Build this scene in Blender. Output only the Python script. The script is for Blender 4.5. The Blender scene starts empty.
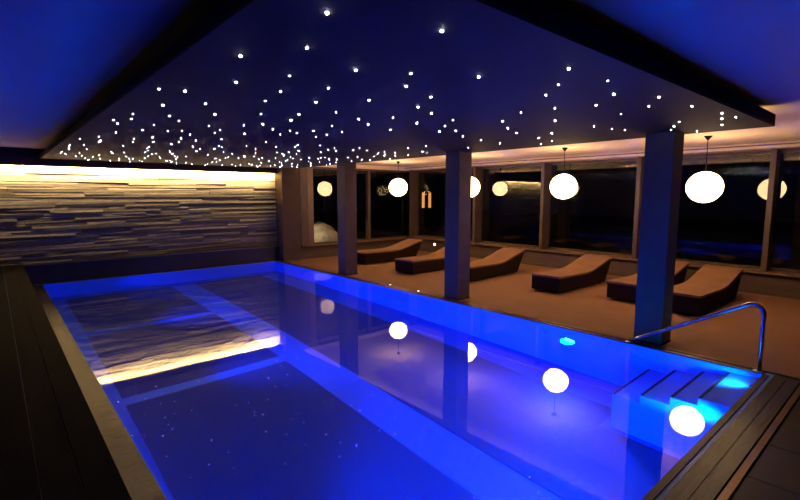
import bpy, bmesh, math, random
from mathutils import Vector, Matrix
random.seed(11)
R = math.radians
scene = bpy.context.scene
col = scene.collection

# ------------------------------------------------------------------ camera, world, exposure
EYE = Vector((0.0, 0.0, 1.7))
FPX, PITCH, YAW = 466.0, math.atan(55 / 466.0), R(41.1)
cam_d = bpy.data.cameras.new('camera'); cam = bpy.data.objects.new('camera', cam_d); col.objects.link(cam)
cam.location = EYE; cam.rotation_euler = (R(90) - PITCH, 0, -YAW)
cam_d.sensor_width = 36.0; cam_d.lens = FPX / 800 * 36.0; cam_d.clip_start = 0.02
scene.camera = cam
world = bpy.data.worlds.new('night_sky'); scene.world = world; world.use_nodes = True
world.node_tree.nodes['Background'].inputs['Color'].default_value = (0.004, 0.004, 0.012, 1)
world.node_tree.nodes['Background'].inputs['Strength'].default_value = 0.15
vs = scene.view_settings
scene.display_settings.display_device = 'sRGB'
vs.view_transform = 'Standard'; vs.look = 'None'; vs.exposure = 0.0; vs.gamma = 1.0; vs.use_curve_mapping = False
scene.cycles.max_bounces = 14; scene.cycles.transmission_bounces = 8; scene.cycles.glossy_bounces = 6
scene.cycles.transparent_max_bounces = 24; scene.cycles.diffuse_bounces = 8
scene.cycles.caustics_refractive = True; scene.cycles.caustics_reflective = False
scene.cycles.blur_glossy = 0.5
scene.cycles.sample_clamp_indirect = 0.0
scene.cycles.use_denoising = True

WARM = (1.0, 0.64, 0.31)
BLUE = (0.0, 0.035, 1.0)
# tuning of the lamps the place has
GLOBE_L, BULB_L, COVE_W, POOL_W, STAR_L, SOFFIT_W = 24.0, 120.0, 480.0, 1500.0, 110.0, 220.0

def pix_ray(x, y):
    fw = Vector((math.sin(YAW) * math.cos(PITCH), math.cos(YAW) * math.cos(PITCH), -math.sin(PITCH)))
    r = Vector((math.cos(YAW), -math.sin(YAW), 0)); u = r.cross(fw)
    return fw + r * ((x - 400) / FPX) - u * ((y - 250) / FPX)

# ------------------------------------------------------------------ materials
MATS = {}
def nodes_of(name):
    m = bpy.data.materials.new(name); m.use_nodes = True; MATS[name] = m
    nt = m.node_tree
    return m, nt, nt.nodes['Principled BSDF']

def noise(nt, scale, detail=4, rough=0.55, stretch=None):
    tc = nt.nodes.new('ShaderNodeTexCoord'); mp = nt.nodes.new('ShaderNodeMapping')
    if stretch: mp.inputs['Scale'].default_value = stretch
    n = nt.nodes.new('ShaderNodeTexNoise')
    n.inputs['Scale'].default_value = scale; n.inputs['Detail'].default_value = detail; n.inputs['Roughness'].default_value = rough
    nt.links.new(tc.outputs['Object'], mp.inputs['Vector']); nt.links.new(mp.outputs['Vector'], n.inputs['Vector'])
    return n

def mat(name, c0, c1=None, rough=0.6, scale=6, metal=0.0, bump=0.0, stretch=None, spec=0.5, bscale=None, per_object=0.0):
    m, nt, p = nodes_of(name)
    c1 = c1 or tuple(min(1, v * 1.35) for v in c0)
    n = noise(nt, scale, stretch=stretch)
    rp = nt.nodes.new('ShaderNodeValToRGB')
    rp.color_ramp.elements[0].color = (*c0, 1); rp.color_ramp.elements[1].color = (*c1, 1)
    rp.color_ramp.elements[0].position = 0.3; rp.color_ramp.elements[1].position = 0.7
    nt.links.new(n.outputs['Fac'], rp.inputs['Fac'])
    src = rp.outputs['Color']
    if per_object:
        oi = nt.nodes.new('ShaderNodeObjectInfo'); mr = nt.nodes.new('ShaderNodeMapRange')
        mr.inputs['To Min'].default_value = 1 - per_object; mr.inputs['To Max'].default_value = 1 + per_object
        mx = nt.nodes.new('ShaderNodeVectorMath'); mx.operation = 'SCALE'
        nt.links.new(oi.outputs['Random'], mr.inputs['Value']); nt.links.new(mr.outputs['Result'], mx.inputs['Scale'])
        nt.links.new(src, mx.inputs[0]); src = mx.outputs['Vector']
    nt.links.new(src, p.inputs['Base Color'])
    p.inputs['Roughness'].default_value = rough; p.inputs['Metallic'].default_value = metal
    p.inputs['Specular IOR Level'].default_value = spec
    if bump:
        b = nt.nodes.new('ShaderNodeBump'); b.inputs['Strength'].default_value = bump; b.inputs['Distance'].default_value = 0.01
        bn = noise(nt, bscale or scale * 4, stretch=stretch)
        nt.links.new(bn.outputs['Fac'], b.inputs['Height']); nt.links.new(b.outputs['Normal'], p.inputs['Normal'])
    return m

def emit(name, color, strength, sample=True):
    m, nt, p = nodes_of(name)
    e = nt.nodes.new('ShaderNodeEmission'); e.inputs['Color'].default_value = (*color, 1); e.inputs['Strength'].default_value = strength
    nt.links.new(e.outputs[0], nt.nodes['Material Output'].inputs['Surface'])
    if not sample: m.cycles.emission_sampling = 'NONE'
    return m

mat('ceiling_paint', (0.88, 0.70, 0.46), (0.91, 0.73, 0.49), 0.9, 3)
mat('star_panel_paint', (0.034, 0.017, 0.009), (0.042, 0.021, 0.0115), 0.75, 2, spec=0.2)
mat('panel_edge', (0.006, 0.006, 0.008), (0.009, 0.009, 0.012), 0.9, 4, spec=0.1)
mat('column_clad', (0.085, 0.053, 0.026), (0.11, 0.068, 0.033), 0.65, 5, spec=0.25)
mat('dark_wall', (0.03, 0.022, 0.02), (0.045, 0.034, 0.03), 0.9, 3)
mat('plinth_dark', (0.025, 0.018, 0.016), (0.04, 0.028, 0.024), 0.45, 6)
mat('timber', (0.07, 0.043, 0.028), (0.11, 0.067, 0.044), 0.5, 3, stretch=(6, 6, 0.6), bump=0.1)
mat('sill_timber', (0.15, 0.085, 0.048), (0.21, 0.125, 0.072), 0.45, 3, stretch=(4, 0.5, 4), bump=0.1)
mat('lowwall', (0.07, 0.044, 0.029), (0.10, 0.064, 0.042), 0.65, 3, stretch=(1, 0.3, 6))
mat('floor_stone', (0.235, 0.118, 0.062), (0.275, 0.138, 0.073), 0.75, 2.2, bump=0.15, bscale=180, spec=0.3)
mat('deck_board', (0.040, 0.027, 0.020), (0.065, 0.043, 0.032), 0.22, 5, stretch=(0.6, 8, 8), bump=0.25, bscale=30, per_object=0.2)
mat('deck_tile', (0.020, 0.013, 0.012), (0.032, 0.022, 0.02), 0.5, 5, bump=0.15, per_object=0.2)
mat('platform_board', (0.006, 0.0035, 0.003), (0.009, 0.006, 0.005), 0.8, 5, stretch=(8, 0.6, 8), bump=0.2, per_object=0.2, spec=0.05)
mat('steel', (0.55, 0.55, 0.56), (0.62, 0.62, 0.63), 0.22, 8, metal=1.0)
mat('bronze_rim', (0.22, 0.15, 0.11), (0.30, 0.21, 0.15), 0.3, 8, metal=0.8)
mat('slate', (0.15, 0.112, 0.058), (0.26, 0.20, 0.11), 0.75, 5, stretch=(1.2, 4, 14), bump=0.6, bscale=24, per_object=0.45)
mat('slate_back', (0.05, 0.04, 0.035), None, 0.9, 5)
mat('pool_tile', (0.12, 0.36, 0.82), (0.15, 0.40, 0.86), 0.4, 30)
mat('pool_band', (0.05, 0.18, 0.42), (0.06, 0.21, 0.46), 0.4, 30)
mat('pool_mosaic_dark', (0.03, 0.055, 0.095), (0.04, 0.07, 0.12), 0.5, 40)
mat('nosing', (0.03, 0.035, 0.05), None, 0.6, 10)
mat('black_metal', (0.006, 0.005, 0.005), None, 0.9, 8, spec=0.05)
mat('garden_soil', (0.012, 0.010, 0.008), (0.02, 0.017, 0.013), 0.95, 4)
mat('boulder', (0.36, 0.32, 0.24), (0.52, 0.46, 0.36), 0.9, 3, bump=0.6, bscale=9)
mat('block_dark', (0.02, 0.018, 0.016), None, 0.9, 4)
mat('cushion', (0.215, 0.11, 0.057), (0.26, 0.135, 0.07), 0.9, 4, bump=0.3, bscale=220, spec=0.2)
# woven wicker sides of the loungers
m, nt, p = nodes_of('wicker')
tc = nt.nodes.new('ShaderNodeTexCoord'); w1 = nt.nodes.new('ShaderNodeTexWave'); w2 = nt.nodes.new('ShaderNodeTexWave')
w1.bands_direction = 'Z'; w1.inputs['Scale'].default_value = 22; w2.bands_direction = 'X'; w2.inputs['Scale'].default_value = 14
for w in (w1, w2): nt.links.new(tc.outputs['Object'], w.inputs['Vector'])
mm = nt.nodes.new('ShaderNodeMath'); mm.operation = 'MULTIPLY'
nt.links.new(w1.outputs['Fac'], mm.inputs[0]); nt.links.new(w2.outputs['Fac'], mm.inputs[1])
rp = nt.nodes.new('ShaderNodeValToRGB'); rp.color_ramp.elements[0].color = (0.016, 0.008, 0.004, 1); rp.color_ramp.elements[1].color = (0.040, 0.020, 0.010, 1)
nt.links.new(mm.outputs[0], rp.inputs['Fac']); nt.links.new(rp.outputs['Color'], p.inputs['Base Color'])
bp = nt.nodes.new('ShaderNodeBump'); bp.inputs['Strength'].default_value = 0.4; bp.inputs['Distance'].default_value = 0.006
nt.links.new(mm.outputs[0], bp.inputs['Height']); nt.links.new(bp.outputs['Normal'], p.inputs['Normal']); p.inputs['Roughness'].default_value = 0.8
p.inputs['Specular IOR Level'].default_value = 0.06

emit('star_light', (0.86, 0.90, 1.0), STAR_L)
emit('bulb', (1.0, 0.84, 0.60), BULB_L, sample=False)
emit('spot_lens', (1.0, 0.72, 0.48), 9.0)
emit('pool_lens', (0.05, 0.55, 1.0), 5.0, sample=False)
emit('reflection_glow', (1.0, 0.42, 0.13), 1.0, sample=False)  # orange glow standing in for a reflection in the window glass
emit('led_strip', (1.0, 0.80, 0.46), 6.0, sample=False)

# paper globe: glowing skin, a little see-through so the bulb shows
m, nt, p = nodes_of('globe_paper')
e = nt.nodes.new('ShaderNodeEmission'); tr = nt.nodes.new('ShaderNodeBsdfTransparent'); mx = nt.nodes.new('ShaderNodeMixShader')
n = noise(nt, 26, 3); rp = nt.nodes.new('ShaderNodeValToRGB')
rp.color_ramp.elements[0].color = (*[v * 0.72 for v in WARM], 1); rp.color_ramp.elements[1].color = (*WARM, 1)
rp.color_ramp.elements[0].position = 0.4; rp.color_ramp.elements[1].position = 0.6
nt.links.new(n.outputs['Fac'], rp.inputs['Fac']); nt.links.new(rp.outputs['Color'], e.inputs['Color'])
e.inputs['Strength'].default_value = GLOBE_L
tr.inputs['Color'].default_value = (1, 0.95, 0.85, 1); mx.inputs['Fac'].default_value = 0.2
nt.links.new(e.outputs[0], mx.inputs[1]); nt.links.new(tr.outputs[0], mx.inputs[2])
nt.links.new(mx.outputs[0], nt.nodes['Material Output'].inputs['Surface'])

# window glass: clear, with real Fresnel mirror on both faces
m, nt, p = nodes_of('window_glass')
tr = nt.nodes.new('ShaderNodeBsdfTransparent'); gl = nt.nodes.new('ShaderNodeBsdfGlossy'); mx = nt.nodes.new('ShaderNodeMixShader')
tr.inputs['Color'].default_value = (0.90, 0.90, 0.90, 1); gl.inputs['Roughness'].default_value = 0.0
fr = nt.nodes.new('ShaderNodeFresnel'); ge = nt.nodes.new('ShaderNodeNewGeometry'); mr = nt.nodes.new('ShaderNodeMapRange')
mr.inputs['To Min'].default_value = 1.55; mr.inputs['To Max'].default_value = 1 / 1.55
nt.links.new(ge.outputs['Backfacing'], mr.inputs['Value']); nt.links.new(mr.outputs['Result'], fr.inputs['IOR'])
nt.links.new(fr.outputs[0], mx.inputs['Fac']); nt.links.new(tr.outputs[0], mx.inputs[1]); nt.links.new(gl.outputs[0], mx.inputs[2])
nt.links.new(mx.outputs[0], nt.nodes['Material Output'].inputs['Surface'])

# pool water: refracting and mirroring surface with faint ripples
m, nt, p = nodes_of('pool_water')
g = nt.nodes.new('ShaderNodeBsdfGlass'); g.inputs['IOR'].default_value = 1.333; g.inputs['Roughness'].default_value = 0.0
g.inputs['Color'].default_value = (1, 1, 1, 1)
bp = nt.nodes.new('ShaderNodeBump'); bp.inputs['Strength'].default_value = 0.02; bp.inputs['Distance'].default_value = 0.02
n = noise(nt, 2.6, 2, 0.4); nt.links.new(n.outputs['Fac'], bp.inputs['Height']); nt.links.new(bp.outputs['Normal'], g.inputs['Normal'])
nt.links.new(g.outputs[0], nt.nodes['Material Output'].inputs['Surface'])

# ------------------------------------------------------------------ builders
def tag(o, label=None, cat=None, group=None, kind=None):
    if label: o['label'] = label
    if cat: o['category'] = cat
    if group: o['group'] = group
    if kind: o['kind'] = kind
    return o

def link(name, me, m, parent=None, loc=(0, 0, 0), rz=0.0):
    o = bpy.data.objects.new(name, me); col.objects.link(o)
    if m and not me.materials: me.materials.append(MATS[m])
    o.location = loc; o.rotation_euler = (0, 0, rz)
    if parent: o.parent = parent
    return o

def empty(name, loc, rz=0.0):
    o = bpy.data.objects.new(name, None); col.objects.link(o); o.location = loc; o.rotation_euler = (0, 0, rz)
    o.empty_display_size = 0.1
    return o

def finish(bm, smooth=False, bevel=0.0, seg=2, name='mesh'):
    if bevel > 0:
        bmesh.ops.bevel(bm, geom=[e for e in bm.edges if e.is_manifold and e.calc_face_angle(0) > 0.5], offset=bevel, segments=seg, profile=0.5, affect='EDGES')
    bmesh.ops.recalc_face_normals(bm, faces=bm.faces)
    me = bpy.data.meshes.new(name); bm.to_mesh(me); bm.free()
    if smooth:
        for f in me.polygons: f.use_smooth = True
    return me

def box_bm(x0, x1, y0, y1, z0, z1, bm=None):
    bm = bm or bmesh.new()
    v = [bm.verts.new(c) for c in ((x0, y0, z0), (x1, y0, z0), (x1, y1, z0), (x0, y1, z0), (x0, y0, z1), (x1, y0, z1), (x1, y1, z1), (x0, y1, z1))]
    for f in ((0, 3, 2, 1), (4, 5, 6, 7), (0, 1, 5, 4), (1, 2, 6, 5), (2, 3, 7, 6), (3, 0, 4, 7)): bm.faces.new([v[i] for i in f])
    return bm

def box(name, x0, x1, y0, y1, z0, z1, m, parent=None, bevel=0.0, kind=None):
    """a box whose origin sits at the middle of its base"""
    cx, cy = (x0 + x1) / 2, (y0 + y1) / 2
    me = finish(box_bm(x0 - cx, x1 - cx, y0 - cy, y1 - cy, 0, z1 - z0), bevel=bevel, name=name)
    o = link(name, me, m, parent, (cx, cy, z0))
    if kind: o['kind'] = kind
    return o

def lathe(name, prof, m, parent=None, loc=(0, 0, 0), seg=32, smooth=True, axis='Z'):
    bm = bmesh.new(); rings = []
    for r, z in prof:
        if r < 1e-6: rings.append([bm.verts.new((0, 0, z))])
        else: rings.append([bm.verts.new((r * math.cos(2 * math.pi * k / seg), r * math.sin(2 * math.pi * k / seg), z)) for k in range(seg)])
    for a, b in zip(rings, rings[1:]):
        for k in range(seg):
            q = [a[k % len(a)], a[(k + 1) % len(a)], b[(k + 1) % len(b)], b[k % len(b)]]
            u = []
            for vv in q:
                if vv not in u: u.append(vv)
            if len(u) > 2: bm.faces.new(u)
    me = finish(bm, smooth, name=name)
    o = link(name, me, m, parent, loc)
    if axis == 'X': o.rotation_euler = (0, R(90), 0)
    if axis == '-X': o.rotation_euler = (0, R(-90), 0)
    if axis == '-Y': o.rotation_euler = (R(90), 0, 0)
    if axis == 'Y': o.rotation_euler = (R(-90), 0, 0)
    return o

def tube(name, pts, r, m, parent=None, seg=14, loc=(0, 0, 0)):
    bm = bmesh.new(); pts = [Vector(q) for q in pts]; rings = []; ref = None
    for i, q in enumerate(pts):
        t = (pts[min(i + 1, len(pts) - 1)] - pts[max(i - 1, 0)]).normalized()
        if ref is None: ref = t.orthogonal().normalized()
        n = (ref - t * ref.dot(t)).normalized(); ref = n; b = t.cross(n)
        rings.append([bm.verts.new(q + (n * math.cos(2 * math.pi * k / seg) + b * math.sin(2 * math.pi * k / seg)) * r) for k in range(seg)])
    for a, b in zip(rings, rings[1:]):
        for k in range(seg): bm.faces.new((a[k], a[(k + 1) % seg], b[(k + 1) % seg], b[k]))
    bm.faces.new(rings[0][::-1]); bm.faces.new(rings[-1])
    return link(name, finish(bm, True, name=name), m, parent, loc)

def prism(name, prof, y0, y1, m, parent=None, bevel=0.0, smooth=False, loc=(0, 0, 0)):
    """side outline in (x, z) carried from y0 to y1"""
    bm = bmesh.new()
    a = [bm.verts.new((x, y0, z)) for x, z in prof]; b = [bm.verts.new((x, y1, z)) for x, z in prof]
    n = len(prof)
    for k in range(n): bm.faces.new((a[k], a[(k + 1) % n], b[(k + 1) % n], b[k]))
    bm.faces.new(a[::-1]); bm.faces.new(b)
    return link(name, finish(bm, smooth, bevel, name=name), m, parent, loc)

def lamp(name, kind, parent, loc, energy, color, **kw):
    d = bpy.data.lights.new(name, kind); d.energy = energy; d.color = color
    rot = kw.pop('rot', None)
    for k, v in kw.items(): setattr(d, k, v)
    o = bpy.data.objects.new(name, d); col.objects.link(o); o.location = loc
    if rot: o.rotation_euler = rot
    if parent: o.parent = parent
    return o

# ------------------------------------------------------------------ dimensions of the place
PX0, PX1, PY0, PY1, DEPTH = 0.62, 5.42, 0.95, 11.10, 1.40      # pool
CEIL, PANEL_Z, PANEL_T = 2.56, 2.38, 0.08
SX0, SX1, SY0, SY1 = 0.75, 5.95, 1.13, 11.16                    # star panel
WX, GX, EY = 9.85, 10.15, 10.97                                 # window wall, its glass, end window
SILL = 0.37
ROOM_X0, ROOM_Y0 = -1.6, -2.6

# ------------------------------------------------------------------ floors and decks
floor = box('floor', PX1 + 0.14, WX + 0.1, ROOM_Y0, EY + 0.3, -0.25, 0.0, 'floor_stone', kind='structure')
near = box('pool_deck', ROOM_X0, PX1 + 0.14, ROOM_Y0, PY0 - 0.08, -0.25, -0.022, 'black_metal', kind='structure')
for k, (a, b) in enumerate(((PY0 - 0.175, PY0 - 0.085), (PY0 - 0.27, PY0 - 0.18))):
    box('deck_board', 0.37, PX1 + 0.135, a, b, -0.022, -0.001, 'deck_board', near, 0.004).location.z -= 0.0
for o in near.children: o.location -= near.location
rim_n = box('trim_1', 0.37, PX1 + 0.135, PY0 - 0.325, PY0 - 0.285, -0.022, 0.004, 'bronze_rim', bevel=0.003, kind='structure')
ty = PY0 - 0.335; proto_tile = None
nt_ = 0
while ty - 0.55 > ROOM_Y0:
    tx = PX1 + 0.13
    while tx - 0.55 > 0.3:
        if proto_tile is None:
            proto_tile = finish(box_bm(-0.272, 0.272, -0.272, 0.272, 0, 0.019), bevel=0.004, seg=1, name='floor_tile'); proto_tile.materials.append(MATS['deck_tile'])
        o = link('floor_tile', proto_tile, None, near, (tx - 0.275, ty - 0.275, -0.022)); o.location -= near.location
        tx -= 0.55
    ty -= 0.55
# raised dark timber platform along the left of the pool, flush with the plinth of the stone wall
plat = box('deck_platform', ROOM_X0, 0.33, ROOM_Y0, PY1 + 0.1, -0.25, SILL + 0.01, 'plinth_dark', kind='structure')
bx = 0.355
while bx - 0.145 > ROOM_X0:
    o = box('platform_board', bx - 0.14, bx, ROOM_Y0, PY1 + 0.09, SILL + 0.01, SILL + 0.035, 'platform_board', plat, 0.004); o.location -= plat.location
    bx -= 0.146
rim_l = box('pool_rim', 0.345, PX0 - 0.006, PY0 - 0.08, PY1 + 0.02, -0.25, 0.0, 'deck_board', kind='structure')

# ------------------------------------------------------------------ pool basin
pool_floor = box('pool_floor', PX0, PX1, PY0, PY1, -DEPTH - 0.15, -DEPTH, 'pool_band', kind='structure')
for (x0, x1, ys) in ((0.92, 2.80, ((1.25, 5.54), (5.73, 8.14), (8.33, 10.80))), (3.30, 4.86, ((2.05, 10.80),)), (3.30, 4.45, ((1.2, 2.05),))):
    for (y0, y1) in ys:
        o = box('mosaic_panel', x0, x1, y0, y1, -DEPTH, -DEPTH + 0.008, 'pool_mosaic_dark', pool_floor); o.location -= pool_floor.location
t = 0.12
for (x0, x1, y0, y1) in ((PX0 - t, PX0, PY0 - 0.08, PY1 + t), (PX1, PX1 + t, PY0 - 0.08, PY1 + t), (PX0, PX1, PY1, PY1 + t), (PX0, PX1, PY0 - 0.08, PY0)):
    box('pool_wall', x0, x1, y0, y1, -DEPTH - 0.15, -0.006, 'pool_tile', kind='structure')
# thin metal overflow rims
box('trim_2', PX1 + 0.004, PX1 + 0.045, PY0, PY1, -0.006, 0.006, 'bronze_rim', bevel=0.002, kind='structure')
box('trim_3', PX1 + 0.10, PX1 + 0.14, ROOM_Y0 + 0.1, PY1 - 0.12, -0.006, 0.007, 'bronze_rim', bevel=0.002, kind='structure')
box('trim_4', PX1 + 0.045, PX1 + 0.10, PY0, PY1 - 0.12, -0.006, -0.002, 'plinth_dark', kind='structure')
box('trim_5', PX0, PX1, PY0 - 0.05, PY0 - 0.006, -0.006, 0.004, 'plinth_dark', bevel=0.002, kind='structure')
box('trim_6', PX0, PX1, PY1 + 0.004, PY1 + 0.03, -0.006, 0.006, 'bronze_rim', bevel=0.002, kind='structure')

bm = bmesh.new(); bmesh.ops.create_grid(bm, x_segments=2, y_segments=2, size=0.5)
me = finish(bm, name='water')
water = link('water', me, 'pool_water', None, ((PX0 + PX1) / 2, (PY0 + PY1) / 2, -0.012)); water.scale = (PX1 - PX0 - 0.002, PY1 - PY0 - 0.002, 1)
# rebuild with true dimensions so that object coordinates are metres
for v in me.vertices: v.co.x *= water.scale.x; v.co.y *= water.scale.y
water.scale = (1, 1, 1)
tag(water, 'still blue lit pool water mirroring the starry ceiling and globes', 'water', kind='stuff')

# steps down into the pool in the near right corner
st = empty('pool_steps', (4.97, PY0, -DEPTH))
tag(st, 'white underwater steps with dark edge lines in the corner by the handrail', 'steps')
for k, (ye, z) in enumerate(((1.22, -0.15), (1.44, -0.32), (1.70, -0.50), (1.96, -0.68))):
    s = box('step', -0.45, 0.445, (0.002 if k == 0 else prev - PY0), ye - PY0, 0, z + DEPTH, 'pool_tile', st)
    nz = box('nosing', -0.44, 0.435, ye - PY0 - 0.022, ye - PY0 + 0.004, z + DEPTH, z + DEPTH + 0.006, 'nosing', s); nz.location -= s.location
    prev = ye

# ------------------------------------------------------------------ underwater lamps
def pool_light(loc, axis, label, watts, color, size=0.9, grp=None, energy_dir=None, spot=150, r=0.12):
    t = empty('pool_light', loc)
    tag(t, label, 'light', grp)
    lathe('bezel', ((r * 0.8, 0.0), (r, 0.0), (r, 0.018), (r * 0.92, 0.026), (r * 0.8, 0.02), (r * 0.8, 0.0)), 'steel', t, axis=axis, seg=28)
    lathe('lens', ((0.0, 0.012), (r * 0.4, 0.014), (r * 0.78, 0.008), (r * 0.78, 0.002), (0.0, 0.002)), 'pool_lens', t, axis=axis, seg=28)
    d = {'X': Vector((1, 0, 0)), '-X': Vector((-1, 0, 0)), 'Y': Vector((0, 1, 0)), '-Y': Vector((0, -1, 0))}[axis]
    aim = energy_dir or d
    q = Vector(aim).to_track_quat('-Z', 'Y').to_euler()
    lamp('pool_lamp', 'SPOT', t, d * 0.06, watts, color, rot=q, spot_size=R(spot), spot_blend=0.6, shadow_soft_size=0.08)
    return t
for k, y in enumerate((2.9, 5.65, 8.25, 10.3)):
    pool_light((PX0 + 0.001, y, -0.62), 'X', ('first pool lamp from the near end, under the left rim', 'second pool lamp from the near end, under the left rim', 'third pool lamp from the near end, under the left rim', 'pool lamp under the left rim nearest the stone wall')[k],
               POOL_W * (1.0, 1.0, 0.6, 0.2)[k], BLUE, grp='lamps under the left rim', energy_dir=(1, 0, 0.05), spot=75)
pool_light((2.2, PY0 + 0.001, -0.62), 'Y', 'pool lamp in the near end wall, left of the steps', POOL_W * 0.5, BLUE, energy_dir=(0.5, 1, 0))
pool_light((4.22, PY0 + 0.001, -0.45), 'Y', 'cyan pool lamp in the near end wall beside the steps', 26, (0.0, 1.0, 0.9), energy_dir=(0.9, 0.75, 0.1), spot=75)
pool_light((PX1 - 0.001, 2.92, -0.42), '-X', 'cyan glowing round pool lamp in the right wall below the handrail', 800, BLUE, r=0.09)
pool_light((5.1, PY0 + 0.001, -0.07), 'Y', 'cyan pool lamp in the near end wall above the top step', 22, (0.0, 0.5, 1.0), energy_dir=(0.35, 1, -0.1), spot=140, r=0.05)

# ------------------------------------------------------------------ walls
wall_left = box('wall_left', ROOM_X0 - 0.2, ROOM_X0, ROOM_Y0, PY1 + 0.6, -0.25, CEIL, 'dark_wall', kind='structure')
wall_near = box('wall_near', ROOM_X0, GX + 0.3, ROOM_Y0 - 0.2, ROOM_Y0, -0.25, CEIL, 'dark_wall', kind='structure')
plinth = box('baseboard_far', ROOM_X0, 5.60, PY1 + 0.13, PY1 + 0.62, -0.25, SILL, 'plinth_dark', kind='structure')
box('trim_7', 0.36, 5.60, PY1 + 0.115, PY1 + 0.16, SILL - 0.012, SILL + 0.012, 'bronze_rim', bevel=0.003, kind='structure')
# stone wall of long split slate strips
YW = PY1 + 0.36
stone = box('wall_far', ROOM_X0, 5.75, YW, YW + 0.25, SILL, CEIL, 'slate_back', kind='structure')
z = SILL + 0.012; shared = {}
WTOP = 2.42
nrow = 40; hh = (WTOP - z) / nrow
for r in range(nrow):
    x = 5.745
    while x > -1.55:
        L = random.choice((0.7, 0.9, 1.1, 1.4, 1.8))
        x0 = max(x - L, -1.58)
        if x0 < -1.2: x0 = -1.58
        key = (round(x - x0, 2), random.randint(0, 2))
        if key not in shared:
            bm = box_bm(-(x - x0) / 2 + 0.003, (x - x0) / 2 - 0.003, -0.07, 0.0, 0.002, hh - 0.003)
            for v in bm.verts:
                if v.co.y < -0.01: v.co.y += random.uniform(-0.006, 0.006); v.co.z += random.uniform(-0.003, 0.001)
            me = finish(bm, name='stone_strip'); me.materials.append(MATS['slate']); shared[key] = me
        o = link('stone_strip', shared[key], None, stone, ((x + x0) / 2, YW + random.uniform(0.027, 0.05), z + r * hh)); o.location -= stone.location
        x = x0
# valance hiding the warm light strip, right-hand reveal
box('trim_8', ROOM_X0, 5.75, PY1 + 0.08, PY1 + 0.11, 2.245, CEIL, 'star_panel_paint', kind='structure')
box('trim_9', 5.69, 5.76, PY1 + 0.11, YW + 0.02, SILL, CEIL, 'column_clad', kind='structure')
cove = empty('cove_light', (2.2, PY1 + 0.175, 2.33)); tag(cove, 'warm hidden light strip along the top of the stone wall', 'light')
box('strip_housing', -3.2, 3.4, -0.03, 0.02, 0.0, 0.03, 'black_metal', cove)
box('light_strip', -3.18, 3.38, -0.015, 0.018, -0.008, 0.0, 'led_strip', cove)
lamp('strip_lamp', 'AREA', cove, (0.1, 0.02, -0.012), COVE_W, (1.0, 0.76, 0.42), shape='RECTANGLE', size=6.5, size_y=0.03, rot=(R(55), 0, 0), spread=R(114))

# end window wall (beside the stone wall) and long window wall
box('wall_pier', 5.58, 6.10, EY - 0.02, EY + 0.35, 0.0, CEIL, 'column_clad', kind='structure')
def pane(name, x0, x1, y0, y1, z0, z1): return box(name, x0, x1, y0, y1, z0, z1, 'window_glass')
box('wall_end', 6.10, WX + 0.4, EY + 0.02, EY + 0.30, 0.0, SILL, 'lowwall', kind='structure')
box('trim_10', 6.10, WX + 0.05, EY - 0.08, EY + 0.02, SILL - 0.04, SILL, 'sill_timber', bevel=0.006, kind='structure')
box('trim_11', 6.10, WX + 0.3, EY - 0.02, EY + 0.10, 2.45, CEIL, 'ceiling_paint', kind='structure')
box('wall_right', WX, GX + 0.12, ROOM_Y0, EY + 0.02, 0.0, SILL - 0.0, 'lowwall', kind='structure')
box('trim_12', WX - 0.08, GX + 0.1, ROOM_Y0, EY - 0.08, SILL, SILL + 0.03, 'sill_timber', bevel=0.006, kind='structure')
box('trim_13', WX - 0.10, GX + 0.12, ROOM_Y0, EY - 0.02, 2.47, CEIL, 'ceiling_paint', kind='structure')
box('trim_14', WX - 0.125, WX - 0.10, ROOM_Y0 + 0.02, EY - 0.03, 2.515, 2.53, 'sill_timber', kind='structure')
win_n = 0
def window(x0, x1, y0, y1, z0, z1):
    global win_n; win_n += 1
    w = empty('window_%d' % win_n, ((x0 + x1) / 2, (y0 + y1) / 2, z0)); w['kind'] = 'structure'
    o = pane('pane', x0, x1, y0, y1, z0, z1); o.parent = w; o.location -= w.location
    hor = (x1 - x0) > (y1 - y0)
    for (a, b) in ((z0, z0 + 0.045), (z1 - 0.05, z1)):
        f = box('window_frame', x0 if hor else x0 - 0.03, x1 if hor else x1 + 0.03, y0 - 0.03 if hor else y0, y1 + 0.03 if hor else y1, a, b, 'timber', w); f.location -= w.location
    return w
MY = [ROOM_Y0, -0.35, 1.87, 4.02, 6.2, 8.28, EY - 0.12]
for a, b in zip(MY, MY[1:]): window(GX, GX + 0.012, a + 0.06, b - 0.06, SILL + 0.03, 2.46)
for k, y in enumerate(MY[1:]):
    w_ = 0.055
    box('mullion', WX + 0.02, GX + 0.06, y - w_, y + w_ * 0.4, SILL + 0.03, 2.46, 'timber', kind='structure', bevel=0.005)
MX = [6.44, 8.36, 9.90]
for a, b in zip(MX, MX[1:]): window(a + 0.05, b - 0.05, EY + 0.04, EY + 0.052, SILL, 2.45)
box('mullion', 6.10, 6.30, EY - 0.03, EY + 0.1, SILL, 2.45, 'timber', kind='structure', bevel=0.005)
box('mullion', 6.32, 6.49, EY - 0.01, EY + 0.1, SILL, 2.45, 'sill_timber', kind='structure', bevel=0.005)
box('mullion', 8.31, 8.41, EY - 0.01, EY + 0.1, SILL, 2.45, 'timber', kind='structure', bevel=0.005)

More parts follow.
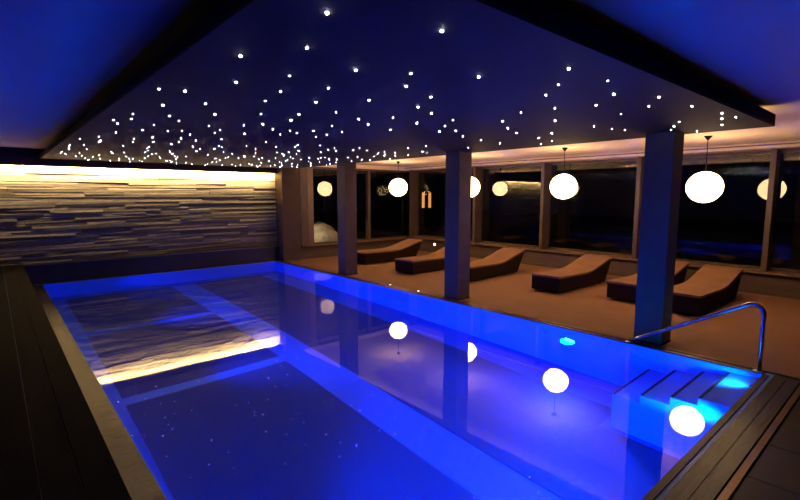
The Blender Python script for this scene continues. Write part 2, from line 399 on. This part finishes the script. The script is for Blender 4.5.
# ------------------------------------------------------------------ ceiling
ceiling = box('ceiling', ROOM_X0, GX + 0.3, ROOM_Y0, YW + 0.3, CEIL, CEIL + 0.2, 'ceiling_paint', kind='structure')
panel = empty('star_panel', ((SX0 + SX1) / 2, (SY0 + SY1) / 2, PANEL_Z)); panel['kind'] = 'structure'
tag(panel, 'dark suspended ceiling panel dotted with tiny star lights above the pool', 'ceiling panel')
def rel(o, p): o.location = Vector(o.location) - p.location; return o
rel(box('panel_soffit', SX0, SX1, SY0, SY1, PANEL_Z, PANEL_Z + 0.02, 'star_panel_paint', panel), panel)
rel(box('panel_core', SX0 + 0.001, SX1 - 0.001, SY0 + 0.001, SY1 - 0.001, PANEL_Z + 0.02, PANEL_Z + PANEL_T, 'panel_edge', panel), panel)
rel(box('hanger_frame', SX0 + 0.8, SX1 - 0.9, SY0 + 0.8, SY1 - 0.3, PANEL_Z + PANEL_T, CEIL, 'panel_edge', panel), panel)
strip = empty('ceiling_strip', (SX1 - 0.22, (SY0 + SY1) / 2, PANEL_Z + PANEL_T)); tag(strip, 'warm light strip on top of the star panel along the window side', 'light')
hl = (SY1 - SY0) / 2 - 0.25
box('strip_housing', -0.03, 0.0, -hl, hl, 0.0, 0.03, 'black_metal', strip)
box('light_strip', 0.0, 0.008, -hl, hl, 0.004, 0.026, 'led_strip', strip)
lamp('strip_lamp', 'AREA', strip, (0.012, 0, 0.016), SOFFIT_W, WARM, shape='RECTANGLE', size=0.02, size_y=2 * hl, rot=(0, R(-125), 0))
rel(box('edge_lip', SX1 - 0.02, SX1 - 0.001, SY0 + 0.001, SY1, PANEL_Z + PANEL_T, PANEL_Z + PANEL_T + 0.035, 'panel_edge', panel), panel)  # lip added to keep the light strip's reflection out of the window glass
rel(box('edge_lip', SX0 + 0.001, SX1 - 0.02, SY0 + 0.001, SY0 + 0.02, PANEL_Z + PANEL_T, PANEL_Z + PANEL_T + 0.035, 'panel_edge', panel), panel)
stars_px = [(327,12.6),(442,30.6),(307,47.7),(240.6,55.8),(355.8,69.8),(411,73.4),(289.7,75.6),(478.7,76.5),(236,82),(406,86),(328.4,87.8),(159,88.7),(185,91),(280.7,91.4),(431,96.8),(369,100),(315.8,102),(265,101),(205.5,103.5),(163,105),(418,106.7),(431.4,113),(336,112),(299,114),(261,114),(215,114),(133,114),(169.5,115.7),(393,117.5),(179,120.6),(291,120),(453,120),(263,124),(154,124.7),(209,125.6),(358.5,119),(368,124),(417,123),(445,126),(332,125.6),(273,129),(456,130.5),(220,130),(142.5,130),(182,130.5),(313.5,130.5),(390.5,129.6),(342,132),(439.5,131.4),
 (568.8,68.4),(558.5,84.4),(546,94.7),(608,80.6),(614,94),(596,105),(659,97),(649,106),(621,114),(555,108),(555,120.5),(692,106),(722,113),(722,118.6),(736,116.7),(722,124.7),(679,121.7),(674,126),(671,129.7),(697,131),(612,129),(625,130),(594,126),(552,133),(552,141),(521,112.5),(502.7,121),(508,128),(516.7,133),(538.8,137.6),(541,144),(463,136),(481,140),(500,143)]
sm = bpy.data.meshes.new('star_light'); bm = bmesh.new()
bmesh.ops.create_icosphere(bm, subdivisions=1, radius=1.0); bm.to_mesh(sm); bm.free(); sm.materials.append(MATS['star_light'])
spots = []
for px in stars_px:
    d = pix_ray(*px); p_ = EYE + d * ((PANEL_Z - EYE.z) / d.z)
    if SX0 + 0.04 < p_.x < SX1 - 0.04 and SY0 + 0.04 < p_.y < SY1 - 0.04: spots.append((p_.x, p_.y))
tries = 0
while len(spots) < 270 and tries < 20000:
    tries += 1
    x, y = random.uniform(SX0 + 0.1, SX1 - 0.15), random.uniform(4.0, SY1 - 0.06)
    if y < 5.6 and random.random() > (y - 3.6) / 2.6: continue
    if all((x - a) ** 2 + (y - b) ** 2 > 0.17 ** 2 for a, b in spots): spots.append((x, y))
for (x, y) in spots:
    o = link('star_light', sm, None, panel, (x - panel.location.x, y - panel.location.y, -0.001))
    s = random.choice((0.0048, 0.006, 0.0072)) if y < 4.5 else random.uniform(0.003, 0.0056); o.scale = (s, s, s)

# ------------------------------------------------------------------ columns
def column(y, label):
    c = empty('column', (5.72, y, 0)); tag(c, label, 'column', 'columns along the pool')
    box('shaft', -0.145, 0.145, -0.148, 0.148, 0.004, PANEL_Z - 0.002, 'column_clad', c, 0.006)
    box('base_plate', -0.15, 0.15, -0.153, 0.153, 0.0, 0.02, 'black_metal', c)
    return c
column(2.06, 'thick dark column nearest the handrail, lit blue on its pool side')
column(5.12, 'middle of the three dark columns along the pool edge')
column(8.28, 'slim looking dark column nearest the stone wall')

# ------------------------------------------------------------------ globes
def globe(y, Z, label):
    X = 8.0
    g = empty('pendant_lamp', (X, y, Z)); tag(g, label, 'lamp', 'hanging globe lamps by the windows')
    prof = [(0.238 * math.sin(math.pi * k / 24), -0.228 * math.cos(math.pi * k / 24)) for k in range(25)]
    prof[0] = (0, prof[0][1]); prof[-1] = (0, prof[-1][1])
    lathe('globe_shade', prof, 'globe_paper', g, seg=40)
    pb = [(0.04 * math.sin(math.pi * k / 10), -0.04 * math.cos(math.pi * k / 10)) for k in range(11)]; pb[0] = (0, -0.04); pb[-1] = (0, 0.04)
    lathe('bulb', pb, 'bulb', g, seg=16)
    tube('cord', [(0, 0, 0.227), (0, 0, CEIL - Z - 0.03)], 0.006, 'black_metal', g, 8)
    lathe('ceiling_rose', ((0, 0.0), (0.01, 0.0), (0.055, 0.055), (0.055, 0.06), (0, 0.06)), 'black_metal', g, (0, 0, CEIL - Z - 0.06), 24)
for y, zc, l in ((2.29, 1.815, 'largest looking white glowing globe, between the thick column and right window post'), (4.57, 1.855, 'white glowing globe hanging left of the thick column'), (6.84, 1.875, 'white glowing globe half hidden by the middle column'), (9.24, 1.895, 'white glowing globe hanging farthest away, beside the slim column')):
    globe(y, zc, l)

# ------------------------------------------------------------------ loungers
def smooth_top():
    pts = [(0.0, 0.30), (0.45, 0.295), (0.85, 0.285), (1.05, 0.292), (1.22, 0.318), (1.40, 0.36), (1.65, 0.425), (1.92, 0.49)]
    return pts
TOP = smooth_top()
def lounger(x, y, rz, label):
    l = empty('sun_lounger', (x, y, 0), rz); tag(l, label, 'sun lounger', 'loungers facing the pool')
    body = [(0.0, 0.035)] + [(u, z_ - 0.025) for u, z_ in TOP] + [(1.90, 0.43), (1.66, 0.035)]
    prism('wicker_body', body, -0.275, 0.275, 'wicker', l)
    pad = [(u - (0.012 if k == 0 else 0), z_ - 0.024) for k, (u, z_) in enumerate(TOP)] + [(u + (0.012 if u > 1.9 else (-0.012 if u == 0 else 0)), z_ + 0.010) for u, z_ in reversed(TOP)]
    prism('cushion', pad, -0.28, 0.28, 'cushion', l, 0.006)
    for u in (0.06, 1.54):
        for s in (-0.23, 0.23):
            lathe('foot', ((0, 0.0), (0.022, 0.0), (0.022, 0.036), (0, 0.036)), 'steel', l, (u, s, 0), 12, False)
lounger(7.30, 2.31, -0.02, 'brown wicker sun lounger farthest right, beside the handrail')
lounger(7.50, 3.16, -0.02, 'brown wicker sun lounger partly behind the thick column')
lounger(7.20, 4.38, 0.0, 'brown wicker sun lounger just left of the thick column')
lounger(6.90, 6.10, 0.05, 'brown wicker sun lounger just right of the middle column')
lounger(6.62, 7.46, 0.05, 'brown wicker sun lounger with its back hidden behind the middle column')
lounger(6.74, 9.29, 0.0, 'brown wicker sun lounger farthest away, right of the slim column')

# ------------------------------------------------------------------ handrail
h = empty('handrail', (5.48, 0.99, 0)); tag(h, 'bent steel handrail sloping down to the water at the pool corner', 'handrail')
path = [(0, 0, 0.0), (0, 0, 0.50)]
for k in range(0, 9):
    a = R(k * 110 / 8)
    path.append((0, 0.09 - 0.09 * math.cos(a), 0.56 + 0.09 * math.sin(a)))
path += [(0, 0.30, 0.545), (0, 0.70, 0.315), (0, 1.10, 0.085), (0, 1.22, 0.015)]
tube('rail', path, 0.021, 'steel', h)
lathe('flange', ((0, 0), (0.05, 0), (0.05, 0.01), (0.024, 0.014), (0, 0.014)), 'steel', h, (0, 0, 0.0), 24)
lathe('flange', ((0, 0), (0.05, 0), (0.05, 0.01), (0.024, 0.014), (0, 0.014)), 'steel', h, (0, 1.22, 0.0), 24)

# ------------------------------------------------------------------ small built-in lights
def spot(loc, axis, label, r=0.022):
    s = empty('recessed_spot', loc); tag(s, label, 'light')
    lathe('ring', ((r, 0), (r * 1.4, 0), (r * 1.4, 0.006), (r, 0.006), (r, 0)), 'steel', s, axis=axis, seg=18)
    lathe('lens', ((0, 0.004), (r, 0.004), (r, 0.001), (0, 0.001)), 'spot_lens', s, axis=axis, seg=18)
spot((5.60, 6.70, 0.0), 'Z', 'tiny floor light at the pool edge nearer the slim column')
spot((5.60, 5.92, 0.0), 'Z', 'tiny floor light at the pool edge nearer the middle column')
spot((WX - 0.001, 9.72, 0.24), '-X', 'small round white light low on the wall behind the loungers', 0.035)

# ------------------------------------------------------------------ night garden outside
box('garden_ground', -4, 40, EY + 0.32, 45, -0.4, -0.1, 'garden_soil', kind='structure')
box('garden_ground', GX + 0.32, 40, -14, EY + 0.32, -0.4, -0.1, 'garden_soil', kind='structure')
def boulder(x, y, z, s, label):
    bm = bmesh.new(); bmesh.ops.create_icosphere(bm, subdivisions=3, radius=1.0)
    ph = [random.uniform(0, 6) for _ in range(6)]
    for v in bm.verts:
        c = v.co; k = 1 + 0.16 * math.sin(2.6 * c.x + ph[0]) * math.cos(2.1 * c.y + ph[1]) + 0.10 * math.sin(4.7 * c.z + ph[2] + 2 * c.x) + 0.06 * math.sin(8 * c.y + ph[3])
        c *= k; c.x *= s[0]; c.y *= s[1]; c.z *= s[2]
    o = link('boulder', finish(bm, False, name='boulder'), 'boulder', None, (x, y, z)); tag(o, label, 'rock', 'rockery outside the end window')
boulder(7.40, 12.0, 0.30, (0.55, 0.38, 0.58), 'largest pale boulder outside the end window')
boulder(8.45, 12.1, 0.02, (0.36, 0.32, 0.36), 'pale boulder outside the end window, to the right')
boulder(8.1, 13.2, 0.25, (0.5, 0.35, 0.5), 'pale boulder outside the end window, at the back')
gl_ = empty('boulder_fill', (6.25, 11.5, 0.95)); tag(gl_, 'added hidden lamp brightening the boulders outside the end window', 'light')  # lamp added out of view to brighten the boulders
lathe('lamp_head', ((0, 0), (0.03, 0), (0.04, 0.06), (0.02, 0.09), (0, 0.09)), 'black_metal', gl_, (0, 0, 0), 16)
tube('stake', [(0, 0, -1.05), (0, 0, 0.0)], 0.008, 'black_metal', gl_, 8)
lamp('boulder_fill_lamp', 'SPOT', gl_, (0, 0.0, -0.01), 90, (1.0, 0.8, 0.48), rot=(R(50), 0, R(-60)), spot_size=R(120), shadow_soft_size=0.03)
b = empty('reflection_block', (19.5, 20.0, -0.1)); tag(b, 'made-up dark block outside, two glowing strips standing in for a reflection in the glass', 'building')  # made-up building that carries an orange reflection as solid geometry
b.rotation_euler = (0, 0, R(-45))
box('wall', -3, 3, 0, 3, 0, 3.2, 'block_dark', b)
prism('block_top', [(-3.3, 3.2), (3.3, 3.2), (0, 4.2)], -0.2, 3.2, 'block_dark', b)
for x in (-0.24, 0.14):
    box('window', x, x + 0.16, -0.02, 0.0, 1.05, 1.95, 'reflection_glow', b)  # glowing strips imitate a reflection in the glass, no real windows
